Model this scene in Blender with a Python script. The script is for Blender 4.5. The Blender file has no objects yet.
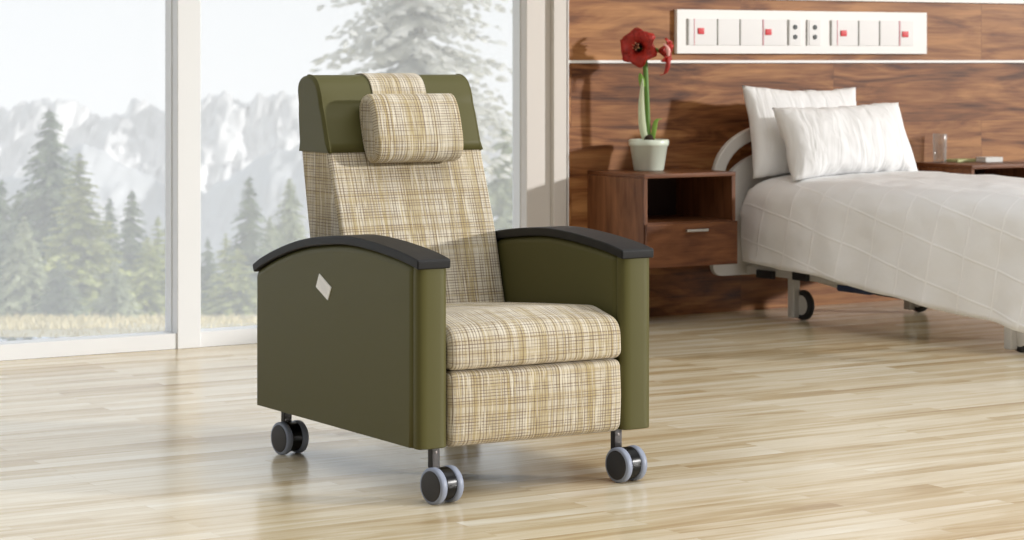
import bpy, math, random
from mathutils import Vector, Matrix, noise
random.seed(7)
C = bpy.context.scene.collection
PI = math.pi
# ------------------------------------------------------------------ materials
def newmat(name):
    m = bpy.data.materials.new(name); m.use_nodes = True
    nt = m.node_tree; nt.nodes.clear()
    out = nt.nodes.new('ShaderNodeOutputMaterial')
    b = nt.nodes.new('ShaderNodeBsdfPrincipled')
    nt.links.new(b.outputs[0], out.inputs[0])
    return m, nt, b, out
def N(nt, typ, **kw):
    n = nt.nodes.new(typ)
    for k, v in kw.items():
        if k.startswith('i_'):
            n.inputs[k[2:].replace('_', ' ')].default_value = v
        else: setattr(n, k, v)
    return n
def ramp(nt, stops):
    r = nt.nodes.new('ShaderNodeValToRGB'); e = r.color_ramp.elements
    while len(e) < len(stops): e.new(.5)
    for k, (p, c) in enumerate(stops):
        e[k].position = p; e[k].color = (*c, 1) if len(c) == 3 else c
    return r
def g(v): return (v, v, v)
def srgb(r, gg, b):
    f = lambda c: (c/255/12.92) if c/255 <= .04045 else ((c/255+.055)/1.055)**2.4
    return (f(r), f(gg), f(b))
def mixc(nt, fac, a, b, mode='MIX'):
    m = nt.nodes.new('ShaderNodeMix'); m.data_type = 'RGBA'; m.blend_type = mode
    for sock, v in ((m.inputs[0], fac), (m.inputs[6], a), (m.inputs[7], b)):
        if hasattr(v, 'links') or hasattr(v, 'is_linked'): nt.links.new(v, sock)
        elif isinstance(v, (int, float)): sock.default_value = v
        else: sock.default_value = (*v, 1)
    return m.outputs[2]
def mth(nt, op, a, b=None, clamp=False):
    m = nt.nodes.new('ShaderNodeMath'); m.operation = op; m.use_clamp = clamp
    for k, v in enumerate((a, b)):
        if v is None: continue
        if hasattr(v, 'is_linked'): nt.links.new(v, m.inputs[k])
        else: m.inputs[k].default_value = v
    return m.outputs[0]
def plain(name, col, rough=.5, metal=0, bump=0, bscale=200, coat=0, spec=.5, vary=0):
    m, nt, b, out = newmat(name)
    b.inputs['Base Color'].default_value = (*col, 1)
    b.inputs['Roughness'].default_value = rough; b.inputs['Metallic'].default_value = metal
    b.inputs['Coat Weight'].default_value = coat; b.inputs['Specular IOR Level'].default_value = spec
    tc = N(nt, 'ShaderNodeTexCoord')
    if vary:
        n = N(nt, 'ShaderNodeTexNoise', i_Scale=bscale*.1, i_Detail=4.0); nt.links.new(tc.outputs['Object'], n.inputs['Vector'])
        r = ramp(nt, [(.3, tuple(c*(1-vary) for c in col)), (.7, tuple(min(1, c*(1+vary)) for c in col))])
        nt.links.new(n.outputs[0], r.inputs[0]); nt.links.new(r.outputs[0], b.inputs['Base Color'])
    if bump:
        n = N(nt, 'ShaderNodeTexNoise', i_Scale=bscale, i_Detail=3.0); nt.links.new(tc.outputs['Object'], n.inputs['Vector'])
        bp = N(nt, 'ShaderNodeBump', i_Strength=bump, i_Distance=.002)
        nt.links.new(n.outputs[0], bp.inputs['Height']); nt.links.new(bp.outputs[0], b.inputs['Normal'])
    return m
def wood(name, axis, dark, mid, light, plank=True, rough=.38, off=(0, 0, 0)):
    """axis: 'x' grain along x with height z; 'z' grain along z"""
    m, nt, b, out = newmat(name)
    tc = N(nt, 'ShaderNodeTexCoord'); mp = N(nt, 'ShaderNodeMapping')
    mp.inputs['Location'].default_value = off
    nt.links.new(tc.outputs['Object'], mp.inputs[0])
    sep = N(nt, 'ShaderNodeSeparateXYZ'); nt.links.new(mp.outputs[0], sep.inputs[0])
    xy = mth(nt, 'ADD', sep.outputs[0], sep.outputs[1])
    cmb = N(nt, 'ShaderNodeCombineXYZ')
    if axis == 'x':
        nt.links.new(xy, cmb.inputs[0]); nt.links.new(sep.outputs[2], cmb.inputs[1])
    else:
        nt.links.new(sep.outputs[2], cmb.inputs[0]); nt.links.new(xy, cmb.inputs[1])
    br = N(nt, 'ShaderNodeTexBrick', offset=.37)
    br.inputs['Scale'].default_value = 1; br.inputs['Brick Width'].default_value = 1.6; br.inputs['Row Height'].default_value = .31
    br.inputs['Mortar Size'].default_value = .0012; br.inputs['Color1'].default_value = (0, 0, 0, 1); br.inputs['Color2'].default_value = (1, 1, 1, 1)
    br.inputs['Mortar'].default_value = (.3, .3, .3, 1)
    nt.links.new(cmb.outputs[0], br.inputs['Vector'])
    # per plank shift of the grain
    vadd = N(nt, 'ShaderNodeVectorMath', operation='ADD'); nt.links.new(cmb.outputs[0], vadd.inputs[0])
    sc = N(nt, 'ShaderNodeVectorMath', operation='SCALE'); sc.inputs['Scale'].default_value = 7.3
    nt.links.new(br.outputs['Color'], sc.inputs[0]); nt.links.new(sc.outputs[0], vadd.inputs[1])
    m2 = N(nt, 'ShaderNodeMapping'); m2.inputs['Scale'].default_value = (.9, 6.0, 1)
    nt.links.new((vadd if plank else cmb).outputs[0], m2.inputs[0])
    n1 = N(nt, 'ShaderNodeTexNoise', i_Scale=1.6, i_Detail=5.0, i_Roughness=.55, i_Distortion=1.5); nt.links.new(m2.outputs[0], n1.inputs['Vector'])
    m3 = N(nt, 'ShaderNodeMapping'); m3.inputs['Scale'].default_value = (2.2, 46, 1)
    nt.links.new((vadd if plank else cmb).outputs[0], m3.inputs[0])
    n2 = N(nt, 'ShaderNodeTexNoise', i_Scale=1.5, i_Detail=4.0, i_Distortion=.8); nt.links.new(m3.outputs[0], n2.inputs['Vector'])
    f = mth(nt, 'ADD', mth(nt, 'MULTIPLY', n1.outputs[0], .74), mth(nt, 'MULTIPLY', n2.outputs[0], .26))
    if plank:
        f = mth(nt, 'ADD', f, mth(nt, 'MULTIPLY', mth(nt, 'SUBTRACT', br.outputs['Color'], .5), .12))
    r = ramp(nt, [(.33, dark), (.46, mid), (.55, tuple((a*.5+c*.5) for a, c in zip(mid, light))), (.66, light)])
    nt.links.new(f, r.inputs[0])
    col = r.outputs[0]
    if plank: col = mixc(nt, mth(nt, 'MULTIPLY', br.outputs['Fac'], .6), col, dark)
    nt.links.new(col, b.inputs['Base Color'])
    b.inputs['Roughness'].default_value = rough; b.inputs['Specular IOR Level'].default_value = .25
    bp = N(nt, 'ShaderNodeBump', i_Strength=.15, i_Distance=.002); nt.links.new(n2.outputs[0], bp.inputs['Height']); nt.links.new(bp.outputs[0], b.inputs['Normal'])
    return m
def floor_mat():
    m, nt, b, out = newmat('maple_floor')
    tc = N(nt, 'ShaderNodeTexCoord')
    def brick(w, h, mort, off):
        br = N(nt, 'ShaderNodeTexBrick', offset=off)
        for k, v in (('Scale', 1), ('Brick Width', w), ('Row Height', h), ('Mortar Size', mort)): br.inputs[k].default_value = v
        br.inputs['Color1'].default_value = (0, 0, 0, 1); br.inputs['Color2'].default_value = (1, 1, 1, 1); br.inputs['Mortar'].default_value = (.4, .4, .4, 1)
        nt.links.new(tc.outputs['Object'], br.inputs['Vector']); return br
    b1 = brick(1.05, .074, .0009, .41)
    b2 = brick(2.3, .222, .0012, .37)
    va = N(nt, 'ShaderNodeVectorMath', operation='ADD'); sc = N(nt, 'ShaderNodeVectorMath', operation='SCALE'); sc.inputs['Scale'].default_value = 5.1
    nt.links.new(b1.outputs['Color'], sc.inputs[0]); nt.links.new(tc.outputs['Object'], va.inputs[0]); nt.links.new(sc.outputs[0], va.inputs[1])
    mp = N(nt, 'ShaderNodeMapping'); mp.inputs['Scale'].default_value = (.8, 8, 1); nt.links.new(va.outputs[0], mp.inputs[0])
    n1 = N(nt, 'ShaderNodeTexNoise', i_Scale=1.5, i_Detail=5.0, i_Roughness=.6, i_Distortion=1.1); nt.links.new(mp.outputs[0], n1.inputs['Vector'])
    mp2 = N(nt, 'ShaderNodeMapping'); mp2.inputs['Scale'].default_value = (.5, 2.4, 1); nt.links.new(tc.outputs['Object'], mp2.inputs[0])
    n2 = N(nt, 'ShaderNodeTexNoise', i_Scale=1.3, i_Detail=2.0); nt.links.new(mp2.outputs[0], n2.inputs['Vector'])
    f = mth(nt, 'ADD', mth(nt, 'MULTIPLY', n1.outputs[0], .62), mth(nt, 'MULTIPLY', b1.outputs['Color'], .20))
    f = mth(nt, 'ADD', f, mth(nt, 'MULTIPLY', b2.outputs['Color'], .06))
    f = mth(nt, 'ADD', f, mth(nt, 'MULTIPLY', n2.outputs[0], .14))
    r = ramp(nt, [(.28, srgb(166, 136, 90)), (.41, srgb(202, 181, 142)), (.54, srgb(223, 209, 180)), (.70, srgb(237, 229, 210))])
    nt.links.new(f, r.inputs[0])
    c = mixc(nt, mth(nt, 'MULTIPLY', b1.outputs['Fac'], .35), r.outputs[0], srgb(150, 120, 80))
    nt.links.new(c, b.inputs['Base Color'])
    rr = N(nt, 'ShaderNodeMapRange'); rr.inputs['To Min'].default_value = .14; rr.inputs['To Max'].default_value = .27
    nt.links.new(n1.outputs[0], rr.inputs[0]); nt.links.new(rr.outputs[0], b.inputs['Roughness'])
    b.inputs['Specular IOR Level'].default_value = .3
    return m
def fabric_mat():
    m, nt, b, out = newmat('plaid_tweed')
    uv = N(nt, 'ShaderNodeTexCoord')
    def streak(su, sv, detail=2.0, off=0):
        mp = N(nt, 'ShaderNodeMapping'); mp.inputs['Scale'].default_value = (su, sv, 1); mp.inputs['Location'].default_value = (off, off*1.7, off)
        nt.links.new(uv.outputs['UV'], mp.inputs[0])
        n = N(nt, 'ShaderNodeTexNoise', i_Scale=1.0, i_Detail=detail, i_Roughness=.6); nt.links.new(mp.outputs[0], n.inputs['Vector'])
        return n.outputs[0]
    def thr(v, a, bb):
        mr = N(nt, 'ShaderNodeMapRange', interpolation_type='SMOOTHSTEP'); mr.inputs['From Min'].default_value = a; mr.inputs['From Max'].default_value = bb
        nt.links.new(v, mr.inputs[0]); return mr.outputs[0]
    sepuv = N(nt, 'ShaderNodeSeparateXYZ'); nt.links.new(uv.outputs['UV'], sepuv.inputs[0])
    def yarn(k, per, jit, amp, lo, hi):
        # thin dark yarns at a slightly irregular pitch, fading in and out along their length
        u = sepuv.outputs[k]
        ph = mth(nt, 'ADD', mth(nt, 'MULTIPLY', u, 2*PI/per), mth(nt, 'MULTIPLY', streak(*( (45, .4) if k == 0 else (.4, 45)), 1, jit), 5))
        w_ = mth(nt, 'MULTIPLY_ADD', mth(nt, 'SINE', ph), .5); w_.node.inputs[2].default_value = .5
        l = thr(w_, .66, .98)
        md = thr(streak(*((70, 5) if k == 0 else (5, 70)), 1, jit+3.3), lo, hi)
        return mth(nt, 'MULTIPLY', mth(nt, 'MULTIPLY', l, md), amp)
    base = mixc(nt, thr(streak(42, .8, 1, 3), .42, .60), srgb(206, 197, 178), srgb(190, 177, 148))
    base = mixc(nt, mth(nt, 'MULTIPLY', thr(streak(110, 1.0, 1, 9), .52, .62), .6), base, srgb(176, 157, 110))
    base = mixc(nt, mth(nt, 'MULTIPLY', thr(streak(1.0, 65, 1, 5), .52, .64), .42), base, srgb(176, 156, 112))
    base = mixc(nt, yarn(0, .0098, 13, .72, .30, .58), base, srgb(100, 80, 70))
    base = mixc(nt, yarn(1, .0088, 17, .70, .30, .58), base, srgb(98, 78, 70))
    base = mixc(nt, mth(nt, 'MULTIPLY', thr(streak(210, 9, 1, 23), .56, .68), .5), base, srgb(236, 230, 214))
    nt.links.new(base, b.inputs['Base Color'])
    b.inputs['Roughness'].default_value = .92; b.inputs['Specular IOR Level'].default_value = .15
    b.inputs['Sheen Weight'].default_value = .15
    h = mth(nt, 'ADD', streak(300, 40, 1, 2), streak(40, 300, 1, 6))
    bp = N(nt, 'ShaderNodeBump', i_Strength=.5, i_Distance=.002); nt.links.new(h, bp.inputs['Height']); nt.links.new(bp.outputs[0], b.inputs['Normal'])
    return m
def blanket_mat():
    m, nt, b, out = newmat('quilted_white_cotton')
    tc = N(nt, 'ShaderNodeTexCoord'); mp = N(nt, 'ShaderNodeMapping'); mp.inputs['Rotation'].default_value = (0, 0, -.16)
    nt.links.new(tc.outputs['UV'], mp.inputs[0])
    sep = N(nt, 'ShaderNodeSeparateXYZ'); nt.links.new(mp.outputs[0], sep.inputs[0])
    def line(o, per):
        f = mth(nt, 'FRACT', mth(nt, 'DIVIDE', o, per)); d = mth(nt, 'ABSOLUTE', mth(nt, 'SUBTRACT', f, .5))
        mr = N(nt, 'ShaderNodeMapRange', interpolation_type='SMOOTHSTEP'); mr.inputs['From Min'].default_value = .042; mr.inputs['From Max'].default_value = .008
        nt.links.new(d, mr.inputs[0]); return mr.outputs[0]
    l = mth(nt, 'MAXIMUM', line(sep.outputs[0], .2), line(sep.outputs[1], .17))
    c = mixc(nt, l, srgb(243, 243, 243), srgb(250, 250, 250)); nt.links.new(c, b.inputs['Base Color'])
    n = N(nt, 'ShaderNodeTexNoise', i_Scale=7.0, i_Detail=3.0); nt.links.new(tc.outputs['UV'], n.inputs['Vector'])
    h = mth(nt, 'ADD', l, mth(nt, 'MULTIPLY', n.outputs[0], 2.2))
    bp = N(nt, 'ShaderNodeBump', i_Strength=.3, i_Distance=.007); nt.links.new(h, bp.inputs['Height']); nt.links.new(bp.outputs[0], b.inputs['Normal'])
    b.inputs['Roughness'].default_value = .85; b.inputs['Specular IOR Level'].default_value = .2
    return m
def glass_pane_mat():
    m, nt, b, out = newmat('haze_veil_window_glass')
    nt.nodes.remove(b)
    tr = N(nt, 'ShaderNodeBsdfTransparent'); tr.inputs[0].default_value = (1, 1, 1, 1)
    tl = N(nt, 'ShaderNodeBsdfTranslucent'); tl.inputs[0].default_value = (1, 1, 1, 1)
    gl = N(nt, 'ShaderNodeBsdfGlossy'); gl.inputs['Roughness'].default_value = .02
    m1 = N(nt, 'ShaderNodeMixShader'); m1.inputs[0].default_value = .25  # white translucent share puts the outdoor haze into the pane
    nt.links.new(tr.outputs[0], m1.inputs[1]); nt.links.new(tl.outputs[0], m1.inputs[2])
    m2 = N(nt, 'ShaderNodeMixShader'); m2.inputs[0].default_value = .03
    nt.links.new(m1.outputs[0], m2.inputs[1]); nt.links.new(gl.outputs[0], m2.inputs[2])
    nt.links.new(m2.outputs[0], out.inputs[0]); return m
def pillow_mat():
    m, nt, b, out = newmat('creased_pillow_cotton'); tc = N(nt, 'ShaderNodeTexCoord')
    b.inputs['Base Color'].default_value = (*srgb(242, 242, 242), 1); b.inputs['Roughness'].default_value = .9; b.inputs['Specular IOR Level'].default_value = .15
    mp = N(nt, 'ShaderNodeMapping'); mp.inputs['Scale'].default_value = (15, 8, 3.2); nt.links.new(tc.outputs['Object'], mp.inputs[0])
    n = N(nt, 'ShaderNodeTexNoise', i_Scale=1.0, i_Detail=2.5, i_Distortion=.7); nt.links.new(mp.outputs[0], n.inputs['Vector'])
    bp = N(nt, 'ShaderNodeBump', i_Strength=.45, i_Distance=.035); nt.links.new(n.outputs[0], bp.inputs['Height']); nt.links.new(bp.outputs[0], b.inputs['Normal'])
    return m
def glass_mat():
    m, nt, b, out = newmat('clear_tumbler_glass'); nt.nodes.remove(b)
    tr = N(nt, 'ShaderNodeBsdfTransparent'); tr.inputs[0].default_value = (.94, .95, .95, 1)
    gl = N(nt, 'ShaderNodeBsdfGlossy'); gl.inputs['Roughness'].default_value = .08
    df = N(nt, 'ShaderNodeBsdfDiffuse'); df.inputs[0].default_value = (.95, .95, .95, 1)
    lw = N(nt, 'ShaderNodeLayerWeight'); lw.inputs[0].default_value = .35
    ma = N(nt, 'ShaderNodeMixShader'); ma.inputs[0].default_value = .5; nt.links.new(gl.outputs[0], ma.inputs[1]); nt.links.new(df.outputs[0], ma.inputs[2])
    mx = N(nt, 'ShaderNodeMixShader'); nt.links.new(mth(nt, 'ADD', mth(nt, 'MULTIPLY', lw.outputs['Facing'], .5), .04), mx.inputs[0])
    nt.links.new(tr.outputs[0], mx.inputs[1]); nt.links.new(ma.outputs[0], mx.inputs[2]); nt.links.new(mx.outputs[0], out.inputs[0])
    return m
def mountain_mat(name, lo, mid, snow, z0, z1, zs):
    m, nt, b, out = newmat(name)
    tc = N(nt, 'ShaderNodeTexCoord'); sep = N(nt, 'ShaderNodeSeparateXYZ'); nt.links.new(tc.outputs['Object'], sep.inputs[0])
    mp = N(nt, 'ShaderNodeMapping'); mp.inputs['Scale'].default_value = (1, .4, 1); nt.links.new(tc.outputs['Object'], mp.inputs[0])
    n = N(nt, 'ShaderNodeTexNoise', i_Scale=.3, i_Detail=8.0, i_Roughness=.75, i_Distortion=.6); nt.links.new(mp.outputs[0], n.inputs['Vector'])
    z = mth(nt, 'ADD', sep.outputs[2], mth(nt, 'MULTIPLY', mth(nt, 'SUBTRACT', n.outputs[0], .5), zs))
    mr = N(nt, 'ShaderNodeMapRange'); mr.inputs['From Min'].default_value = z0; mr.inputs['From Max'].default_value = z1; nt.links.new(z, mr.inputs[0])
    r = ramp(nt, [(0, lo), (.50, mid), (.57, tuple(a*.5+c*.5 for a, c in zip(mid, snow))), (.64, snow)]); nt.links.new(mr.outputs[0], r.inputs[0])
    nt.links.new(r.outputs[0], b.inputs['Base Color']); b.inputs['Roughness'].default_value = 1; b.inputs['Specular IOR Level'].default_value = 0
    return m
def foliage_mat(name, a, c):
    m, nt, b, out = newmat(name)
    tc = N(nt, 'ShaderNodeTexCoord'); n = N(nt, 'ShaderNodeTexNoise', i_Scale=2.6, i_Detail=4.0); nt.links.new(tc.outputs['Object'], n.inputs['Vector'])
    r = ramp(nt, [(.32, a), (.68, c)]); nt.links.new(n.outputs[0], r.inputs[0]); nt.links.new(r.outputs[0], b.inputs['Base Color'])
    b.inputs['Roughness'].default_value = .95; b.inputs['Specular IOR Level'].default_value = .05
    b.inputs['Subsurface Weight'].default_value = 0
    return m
M = dict(
    floor=floor_mat(), fabric=fabric_mat(), blanket=blanket_mat(), pane=glass_pane_mat(), glass=glass_mat(),
    leather=plain('olive_leather', srgb(86, 83, 46), .46, bump=.12, bscale=420, spec=.22),
    cap=plain('charcoal_arm_cap', srgb(27, 27, 28), .5, bump=.1, bscale=500, spec=.25),
    black=plain('black_plastic', srgb(12, 12, 13), .28, spec=.25),
    darkmetal=plain('dark_caster_metal', srgb(40, 36, 35), .35, metal=.4),
    steel=plain('polished_rivet_metal', srgb(130, 122, 120), .35, metal=1),
    tyre=plain('blue_grey_tyre', srgb(142, 150, 168), .45),
    hub=plain('dark_hub_cap', srgb(38, 36, 37), .45),
    tagwhite=plain('white_tag', srgb(250, 250, 248), .6),
    white=plain('white_paint', srgb(236, 234, 232), .45, vary=.015, bscale=40),
    casing=plain('shaded_white_casing', srgb(214, 208, 202), .5, vary=.01, bscale=30), frame=plain('white_window_frame', srgb(230, 232, 234), .45, vary=.01, bscale=30),  # casing: taupe tint puts the jamb's shade into the white
    panelwhite=plain('white_panel_enamel', srgb(246, 245, 244), .35),
    module=plain('pale_module_plastic', srgb(234, 233, 233), .4),
    red=plain('red_switch', srgb(214, 30, 40), .4), pink=plain('pink_marker_line', srgb(238, 178, 190), .5),
    grey=plain('grey_slot', srgb(172, 172, 168), .5), dot=plain('dark_socket', srgb(70, 74, 76), .5),
    bedgrey=plain('pale_grey_bed_enamel', srgb(206, 203, 198), .45), sheet=plain('white_sheet', srgb(234, 233, 231), .9, bump=.5, bscale=14, spec=.15),
    pillow=pillow_mat(),
    rubber=plain('black_bed_rubber', srgb(26, 26, 28), .5), blue=plain('dark_blue_motor', srgb(32, 52, 92), .4),
    pot=plain('celadon_ceramic', srgb(222, 232, 216), .3, coat=.3), soil=plain('dark_soil', srgb(54, 40, 30), .95, bump=.8, bscale=80),
    stem=plain('plant_stem_green', srgb(92, 132, 52), .5), leaf=plain('bright_leaf_green', srgb(132, 172, 72), .45),
    leaflit=plain('leaf_white_highlight', srgb(214, 224, 190), .5),  # white highlight painted as this leaf's colour
    petal=plain('deep_red_petal', srgb(168, 36, 24), .5, vary=.3, bscale=300), petallit=plain('petal_pink_highlight', srgb(236, 176, 168), .5),
    throat=plain('dark_flower_throat', srgb(26, 6, 6), .9, spec=.1), anther=plain('pale_anther', srgb(170, 110, 80), .7),
    handle=plain('brushed_handle', srgb(196, 194, 190), .3, metal=1),
    paper=plain('white_paper', srgb(238, 238, 234), .7), booklet=plain('yellow_green_cover', srgb(200, 204, 146), .6),
    wall=wood('walnut_wall', 'x', srgb(80, 46, 27), srgb(132, 84, 50), srgb(180, 128, 80)),
    standx=wood('walnut_cabinet_front', 'x', srgb(56, 31, 19), srgb(98, 59, 36), srgb(136, 88, 56), plank=False, off=(.3, .2, .4)),
    standz=wood('walnut_cabinet_side', 'z', srgb(66, 39, 25), srgb(108, 68, 43), srgb(144, 96, 64), plank=False, off=(.1, .5, .2)),
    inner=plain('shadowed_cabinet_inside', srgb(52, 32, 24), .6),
    bark=plain('pale_bark', srgb(150, 142, 130), .9), grass=plain('dry_meadow_grass', srgb(228, 218, 180), .95, vary=.12, bscale=6),
    blade=plain('meadow_blades', srgb(232, 220, 178), .95, vary=.15, bscale=12),
    spruce=foliage_mat('spruce_needles', srgb(112, 130, 102), srgb(182, 195, 160)),  # needle colours lightened, outdoor haze painted in
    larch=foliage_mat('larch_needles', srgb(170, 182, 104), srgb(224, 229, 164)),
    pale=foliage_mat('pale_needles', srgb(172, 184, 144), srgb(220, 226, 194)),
    ghost=foliage_mat('haze_bleached_needles', srgb(244, 245, 240), srgb(253, 253, 250)),  # near white: haze painted over the tall tree's needles
    far=mountain_mat('snowy_peak_rock', srgb(228, 235, 242), srgb(226, 226, 230), srgb(255, 255, 255), -36, -8, 34),  # distance haze mixed into the peak and slope colours
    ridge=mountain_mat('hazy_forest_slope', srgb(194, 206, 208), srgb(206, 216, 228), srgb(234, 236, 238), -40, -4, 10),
)
# ------------------------------------------------------------------ object helpers
def thing(name, label, cat, loc, group=None, kind=None):
    o = bpy.data.objects.new(name, None); C.objects.link(o); o.location = loc; o.empty_display_size = .1
    return tag(o, label, cat, group, kind)
def tag(o, label=None, cat=None, group=None, kind=None):
    if label: o['label'] = label
    if cat: o['category'] = cat
    if group: o['group'] = group
    if kind: o['kind'] = kind
    return o
def absloc(o):
    v = Vector(o.location)
    while o.parent: o = o.parent; v += Vector(o.location)
    return v
def obj(name, verts, faces, mat, parent=None, uv=None, smooth=False, bevel=0, seg=3, solid=0, local=False, origin=None):
    """verts in world metres (or local); origin of the object is put at the middle of its bottom"""
    me = bpy.data.meshes.new(name)
    vs = [Vector(v) for v in verts]
    if local: org = Vector((0, 0, 0))
    elif origin is not None: org = Vector(origin)
    else:
        lo = [min(v[i] for v in vs) for i in range(3)]; hi = [max(v[i] for v in vs) for i in range(3)]
        org = Vector(((lo[0]+hi[0])/2, (lo[1]+hi[1])/2, lo[2]))
    if not local: vs = [v-org for v in vs]
    me.from_pydata([tuple(v) for v in vs], [], faces); me.materials.append(M[mat])
    if uv:
        ul = me.uv_layers.new(name='UVMap')
        for p in me.polygons:
            for li in p.loop_indices:
                ul.data[li].uv = uv(p, li, me.loops[li].vertex_index)
    import bmesh
    bm = bmesh.new(); bm.from_mesh(me); bmesh.ops.recalc_face_normals(bm, faces=bm.faces); bm.to_mesh(me); bm.free()
    if smooth:
        for p in me.polygons: p.use_smooth = True
    o = bpy.data.objects.new(name, me); C.objects.link(o)
    if parent is not None:
        o.parent = parent
        if not local: o.location = org - absloc(parent)
    elif not local: o.location = org
    if solid:
        s = o.modifiers.new('solid', 'SOLIDIFY'); s.thickness = solid; s.offset = 0
    if bevel:
        b = o.modifiers.new('bevel', 'BEVEL'); b.width = bevel; b.segments = seg; b.limit_method = 'ANGLE'; b.angle_limit = math.radians(40)
        b.harden_normals = False
        for p in me.polygons: p.use_smooth = True
        w = o.modifiers.new('wn', 'WEIGHTED_NORMAL'); w.keep_sharp = True
    return o
class MB:
    def __init__(s): s.v = []; s.f = []
    def add(s, v, f):
        n = len(s.v); s.v += [tuple(a) for a in v]; s.f += [tuple(i+n for i in q) for q in f]; return s
    def box(s, x0, x1, y0, y1, z0, z1):
        return s.add([(x, y, z) for z in (z0, z1) for y in (y0, y1) for x in (x0, x1)],
                     [(0, 2, 3, 1), (4, 5, 7, 6), (0, 1, 5, 4), (2, 6, 7, 3), (0, 4, 6, 2), (1, 3, 7, 5)])
    def prism(s, prof, ax, a0, a1):
        def p(a, q):
            if ax == 'x': return (a, q[0], q[1])
            if ax == 'y': return (q[0], a, q[1])
            return (q[0], q[1], a)
        n = len(prof)
        return s.add([p(a0, q) for q in prof]+[p(a1, q) for q in prof],
                     [tuple(range(n-1, -1, -1)), tuple(range(n, 2*n))]+[(i, (i+1) % n, n+(i+1) % n, n+i) for i in range(n)])
    def lathe(s, prof, cen, axis=(0, 0, 1), n=32):
        A = Vector(axis).normalized(); U = A.orthogonal().normalized(); W = A.cross(U); cen = Vector(cen)
        vs = []; k = len(prof)
        for i in range(n):
            t = 2*PI*i/n; e = U*math.cos(t)+W*math.sin(t)
            vs += [cen+A*h+e*r for r, h in prof]
        fs = []
        for i in range(n):
            j = (i+1) % n
            for q in range(k-1): fs.append((i*k+q, j*k+q, j*k+q+1, i*k+q+1))
        if prof[0][0] > 1e-6: fs.append(tuple(i*k for i in range(n)))
        if prof[-1][0] > 1e-6: fs.append(tuple(i*k+k-1 for i in reversed(range(n))))
        return s.add(vs, fs)
    def tube(s, pts, rad, n=10, flat=1.0):
        pts = [Vector(p) for p in pts]; vs = []
        for i, p in enumerate(pts):
            t = (pts[min(i+1, len(pts)-1)]-pts[max(i-1, 0)]).normalized()
            u = t.cross(Vector((.31, .9, .13))).normalized(); w = t.cross(u)
            r = rad[i] if isinstance(rad, (list, tuple)) else rad
            vs += [p+u*r*math.cos(2*PI*k/n)+w*r*flat*math.sin(2*PI*k/n) for k in range(n)]
        fs = [(i*n+k, i*n+(k+1) % n, (i+1)*n+(k+1) % n, (i+1)*n+k) for i in range(len(pts)-1) for k in range(n)]
        fs += [tuple(reversed(range(n))), tuple((len(pts)-1)*n+k for k in range(n))]
        return s.add(vs, fs)
    def make(s, name, mat, parent=None, **kw): return obj(name, s.v, s.f, mat, parent, **kw)
def catmull(pts, k=8, closed=False):
    P = [Vector(p) for p in pts]; out = []; n = len(P)
    rng = range(n) if closed else range(n-1)
    for i in rng:
        p0 = P[(i-1) % n] if closed or i > 0 else P[0]*2-P[1]
        p1 = P[i]; p2 = P[(i+1) % n]
        p3 = P[(i+2) % n] if closed or i+2 < n else P[-1]*2-P[-2]
        for j in range(k):
            t = j/k
            out.append(.5*((2*p1)+(p2-p0)*t+(2*p0-5*p1+4*p2-p3)*t*t+(-p0+3*p1-3*p2+p3)*t**3))
    if not closed: out.append(P[-1])
    return [tuple(o) for o in out]
def roundpoly(pts, k=5):
    """pts: (a, b, radius) polygon -> rounded outline"""
    out = []; n = len(pts)
    for i in range(n):
        p = Vector(pts[i][:2]); a = Vector(pts[i-1][:2]); c = Vector(pts[(i+1) % n][:2]); r = pts[i][2]
        if r <= 0: out.append(tuple(p)); continue
        da = (a-p).normalized(); dc = (c-p).normalized(); ang = da.angle(dc); d = min(r/math.tan(ang/2), (a-p).length*.49, (c-p).length*.49)
        s = p+da*d; e = p+dc*d
        for j in range(k+1):
            t = j/k; out.append(tuple((1-t)**2*s+2*t*(1-t)*p+t*t*e))
    return out
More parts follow.
